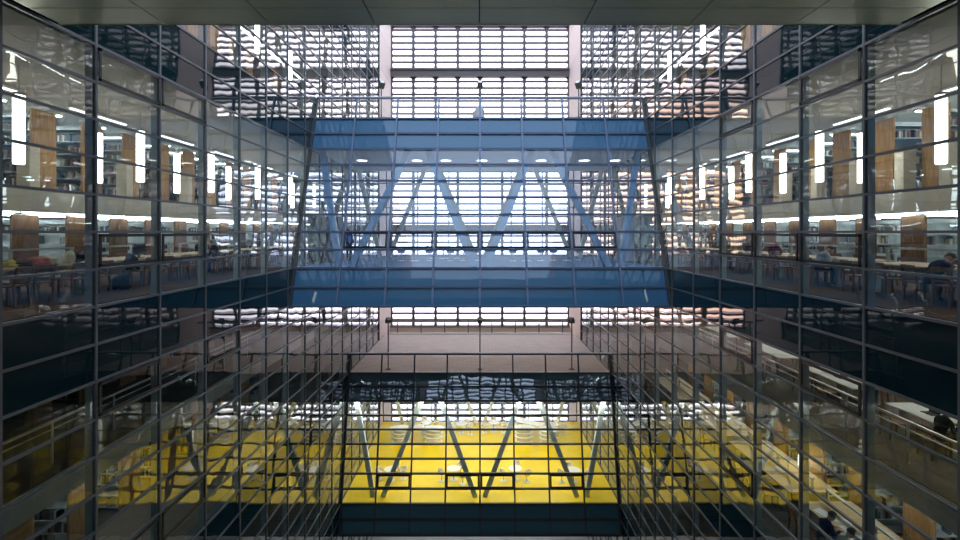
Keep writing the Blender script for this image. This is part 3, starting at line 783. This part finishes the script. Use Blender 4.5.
def desk(x0, y0, x1, y1, w, label):
    r = tag(empty('long_desk', ((x0 + x1) / 2, (y0 + y1) / 2, LZ), math.atan2(y1 - y0, x1 - x0)), label, 'desk')
    L = math.hypot(x1 - x0, y1 - y0)
    MB().box(-L / 2, L / 2, -w / 2, w / 2, .98, 1.04).build('desk_top', WHT, r, bevel=.01)
    for sx in (-1, 1): MB().box(sx * (L / 2 - .15) - .03, sx * (L / 2 - .15) + .03, -w / 2 + .05, w / 2 - .05, 0, .98).build('leg', WHT, r)
desk(-5.3, 37.0, -4.3, 37.0, .7, 'white desk between the two left oval counters')
desk(3.0, 38.2, 4.9, 37.2, .8, 'slanting white desk behind the right oval counters')
desk(-4.6, 38.0, -4.0, 37.3, .5, 'short white desk behind the left oval counters')

# ceiling panels over the yellow floor, downlights in the upper bridge
def make_panel():
    r = empty('ceiling_panel_light'); r['category'] = 'light'
    MB().box(-.75, .75, -.3, .3, .0, .05).build('housing', WHT, r); MB().box(-.7, .7, -.26, .26, -.012, 0).build('diffuser', PANEL, r); return r
PN = Proto(make_panel())
for i in range(8): PN.put((-7.17 + 2.05 * i, 30.0, LZ + 5.53), 0, 'added brace light along the front of the lower bridge ceiling, %s from the left' % ORD[i], 'lower bridge ceiling lights')  # row added to light the front faces of the braces
for j, y in enumerate((31.3, 34.2, 37.2)):
    for i, x in enumerate((-6.15, -3.075, 0, 3.075, 6.15)):
        PN.put((x, y, LZ + 5.53), 0, 'rectangular ceiling light of the lower bridge, %s from the left in the %s row' % (ORD[i], ORD[j]), 'lower bridge ceiling lights')
def make_down():
    r = empty('downlight'); r['category'] = 'light'
    MB().lathe([(.36, 0), (.36, .02), (.28, .03)], 24).build('ring', WHT, r); MB().lathe([(.28, -.006), (.28, .01)], 24).build('diffuser', DOWN, r); return r
DN = Proto(make_down())
for i, x in enumerate((-6.56, -3.5, -1.9, .12, 1.85, 3.4, 5.8, 7.5)):
    DN.put((x, 26.7, FL + 5.57), 0, 'round warm downlight in the upper bridge ceiling, %s from the left' % ORD[i], 'upper bridge downlights')
for x, m, w in ((-7.75, DKGREY, 'dark'), (7.75, LTGREY, 'light')):
    r = tag(empty('doorway_box', (x, 25.6, FL)), 'tall %s grey vestibule box at the %s end of the upper bridge' % (w, 'left' if x < 0 else 'right'), 'cabinet')  # closed box stands in for the doorway in the side wall
    MB().box(-.32, .32, -.5, .5, .06, 2.4).build('carcass', m, r, bevel=.01); MB().box(-.3, .3, -.47, .47, 0, .06).build('plinth', ALU_DK, r)
    MB().box(-.3, .3, -.52, -.5, .1, 2.35).build('door', m, r)

# ------------------------------------------------------------------ terrace rail and floodlights
def terrace_rail():
    r = tag(empty('terrace_railing', (0, 41.35, LZ + 9 * ROW)), 'steel railing at the back edge of the pinkish terrace', 'railing')
    MB().box(-8.0, 8.0, -.05, .05, 1.02, 1.14).build('handrail', ALU, r)
    MB().box(-8.0, 8.0, -.06, .06, .0, .12).build('kick_rail', WHT, r)
    for k in range(8): MB().box(-7.1 + 2.03 * k - .05, -7.1 + 2.03 * k + .05, -.03, .03, .1, 1.05).build('post', ALU, r)
terrace_rail()
def make_flood():
    r = empty('floodlight'); r['category'] = 'lamp'
    MB().box(-.15, .15, -.15, .15, 0, .02).build('base', LAMPB, r); MB().tube((0, 0, .02), (0, 0, 3.0), .04, 10).build('pole', ALU, r)
    h = MB(); h.bar((0, .12, 3.02), (0, -.22, 3.28), .34, .22); r2 = h.build('lamp_head', LAMPB, r, bevel=.02)
    MB().bar((-.12, -.235, 3.29), (.12, -.235, 3.29), .2, .01, (0, -.6, -.8)).build('lens', WHT, r2)
    return r
FD = Proto(make_flood())
for w, y, z in (('terrace of the lower bridge', 30.75, LZ + 9 * ROW), ('roof of the upper bridge', 28.6, FL + 9 * ROW)):
    for i, x in enumerate((-5.88, 0, 5.88)):
        FD.put((x, y, z), 0 if i == 1 else (.5 if i == 0 else -.5), '%s floodlight on a slim pole on the %s' % (('left', 'middle', 'right')[i], w), 'floodlights')
o = lump('wrapped_bundle', (-.1, 28.6, FL + 9 * ROW + .9), (.32, .28, .55), mat('grey plastic wrap', (.35, .36, .40), .6), 21, 'grey wrapped bundle tied round the middle pole behind the upper parapet', 'bundle')

# ------------------------------------------------------------------ sky
w = bpy.data.worlds.new('sky'); sc.world = w; w.use_nodes = True
nt = w.node_tree; nt.nodes.clear()
def N(t, **k):
    n = nt.nodes.new(t)
    for a, b in k.items(): setattr(n, a, b)
    return n
out = N('ShaderNodeOutputWorld'); bg = N('ShaderNodeBackground'); nt.links.new(bg.outputs[0], out.inputs[0])
tc = N('ShaderNodeTexCoord'); sep = N('ShaderNodeSeparateXYZ'); nt.links.new(tc.outputs['Generated'], sep.inputs[0])
ramp = N('ShaderNodeValToRGB'); nt.links.new(sep.outputs['Z'], ramp.inputs[0])
cr = ramp.color_ramp; cr.elements[0].position = 0; cr.elements[0].color = (2.1, 2.05, 2.2, 1); cr.elements[1].position = .85; cr.elements[1].color = (.60, .69, .82, 1)
e = cr.elements.new(.30); e.color = (1.9, 1.9, 2.1, 1); e = cr.elements.new(.5); e.color = (.9, 1.02, 1.2, 1)
dot = N('ShaderNodeVectorMath', operation='DOT_PRODUCT'); nt.links.new(tc.outputs['Generated'], dot.inputs[0]); dot.inputs[1].default_value = Vector((-.40, .91, .03)).normalized()
mr = N('ShaderNodeMapRange', interpolation_type='SMOOTHSTEP'); mr.inputs['From Min'].default_value = .955; mr.inputs['From Max'].default_value = 1.0
nt.links.new(dot.outputs['Value'], mr.inputs['Value'])
mix = N('ShaderNodeMix', data_type='RGBA'); nt.links.new(mr.outputs[0], mix.inputs['Factor']); my = N('ShaderNodeMapRange', interpolation_type='SMOOTHSTEP'); my.inputs['From Min'].default_value = -.5; my.inputs['From Max'].default_value = .4
nt.links.new(sep.outputs['Y'], my.inputs['Value'])
m2 = N('ShaderNodeMix', data_type='RGBA'); nt.links.new(my.outputs[0], m2.inputs['Factor']); m2.inputs['A'].default_value = (.75, .98, 1.3, 1)
nt.links.new(ramp.outputs[0], m2.inputs['B']); nt.links.new(m2.outputs['Result'], mix.inputs['A']); mix.inputs['B'].default_value = (3.1, 1.65, 1.0, 1)
nt.links.new(mix.outputs['Result'], bg.inputs[0]); bg.inputs[1].default_value = 1.0

# ------------------------------------------------------------------ camera and render settings
cam = bpy.data.cameras.new('camera'); co = bpy.data.objects.new('camera', cam); COL.objects.link(co)
co.location = (0, 0, 0); co.rotation_euler = (PI / 2, 0, 0)
cam.sensor_width = 36; cam.lens = 18.0; cam.shift_y = -38 / 960; cam.clip_start = .05; cam.clip_end = 500
sc.camera = co
sc.view_settings.view_transform = 'Standard'; sc.view_settings.look = 'None'; sc.view_settings.gamma = 1; sc.view_settings.exposure = 1.42
sc.view_settings.use_curve_mapping = False
c = sc.cycles
c.max_bounces = 12; c.diffuse_bounces = 3; c.glossy_bounces = 6; c.transmission_bounces = 4; c.transparent_max_bounces = 40
c.sample_clamp_indirect = 6; c.use_denoising = True; c.caustics_reflective = False; c.caustics_refractive = False
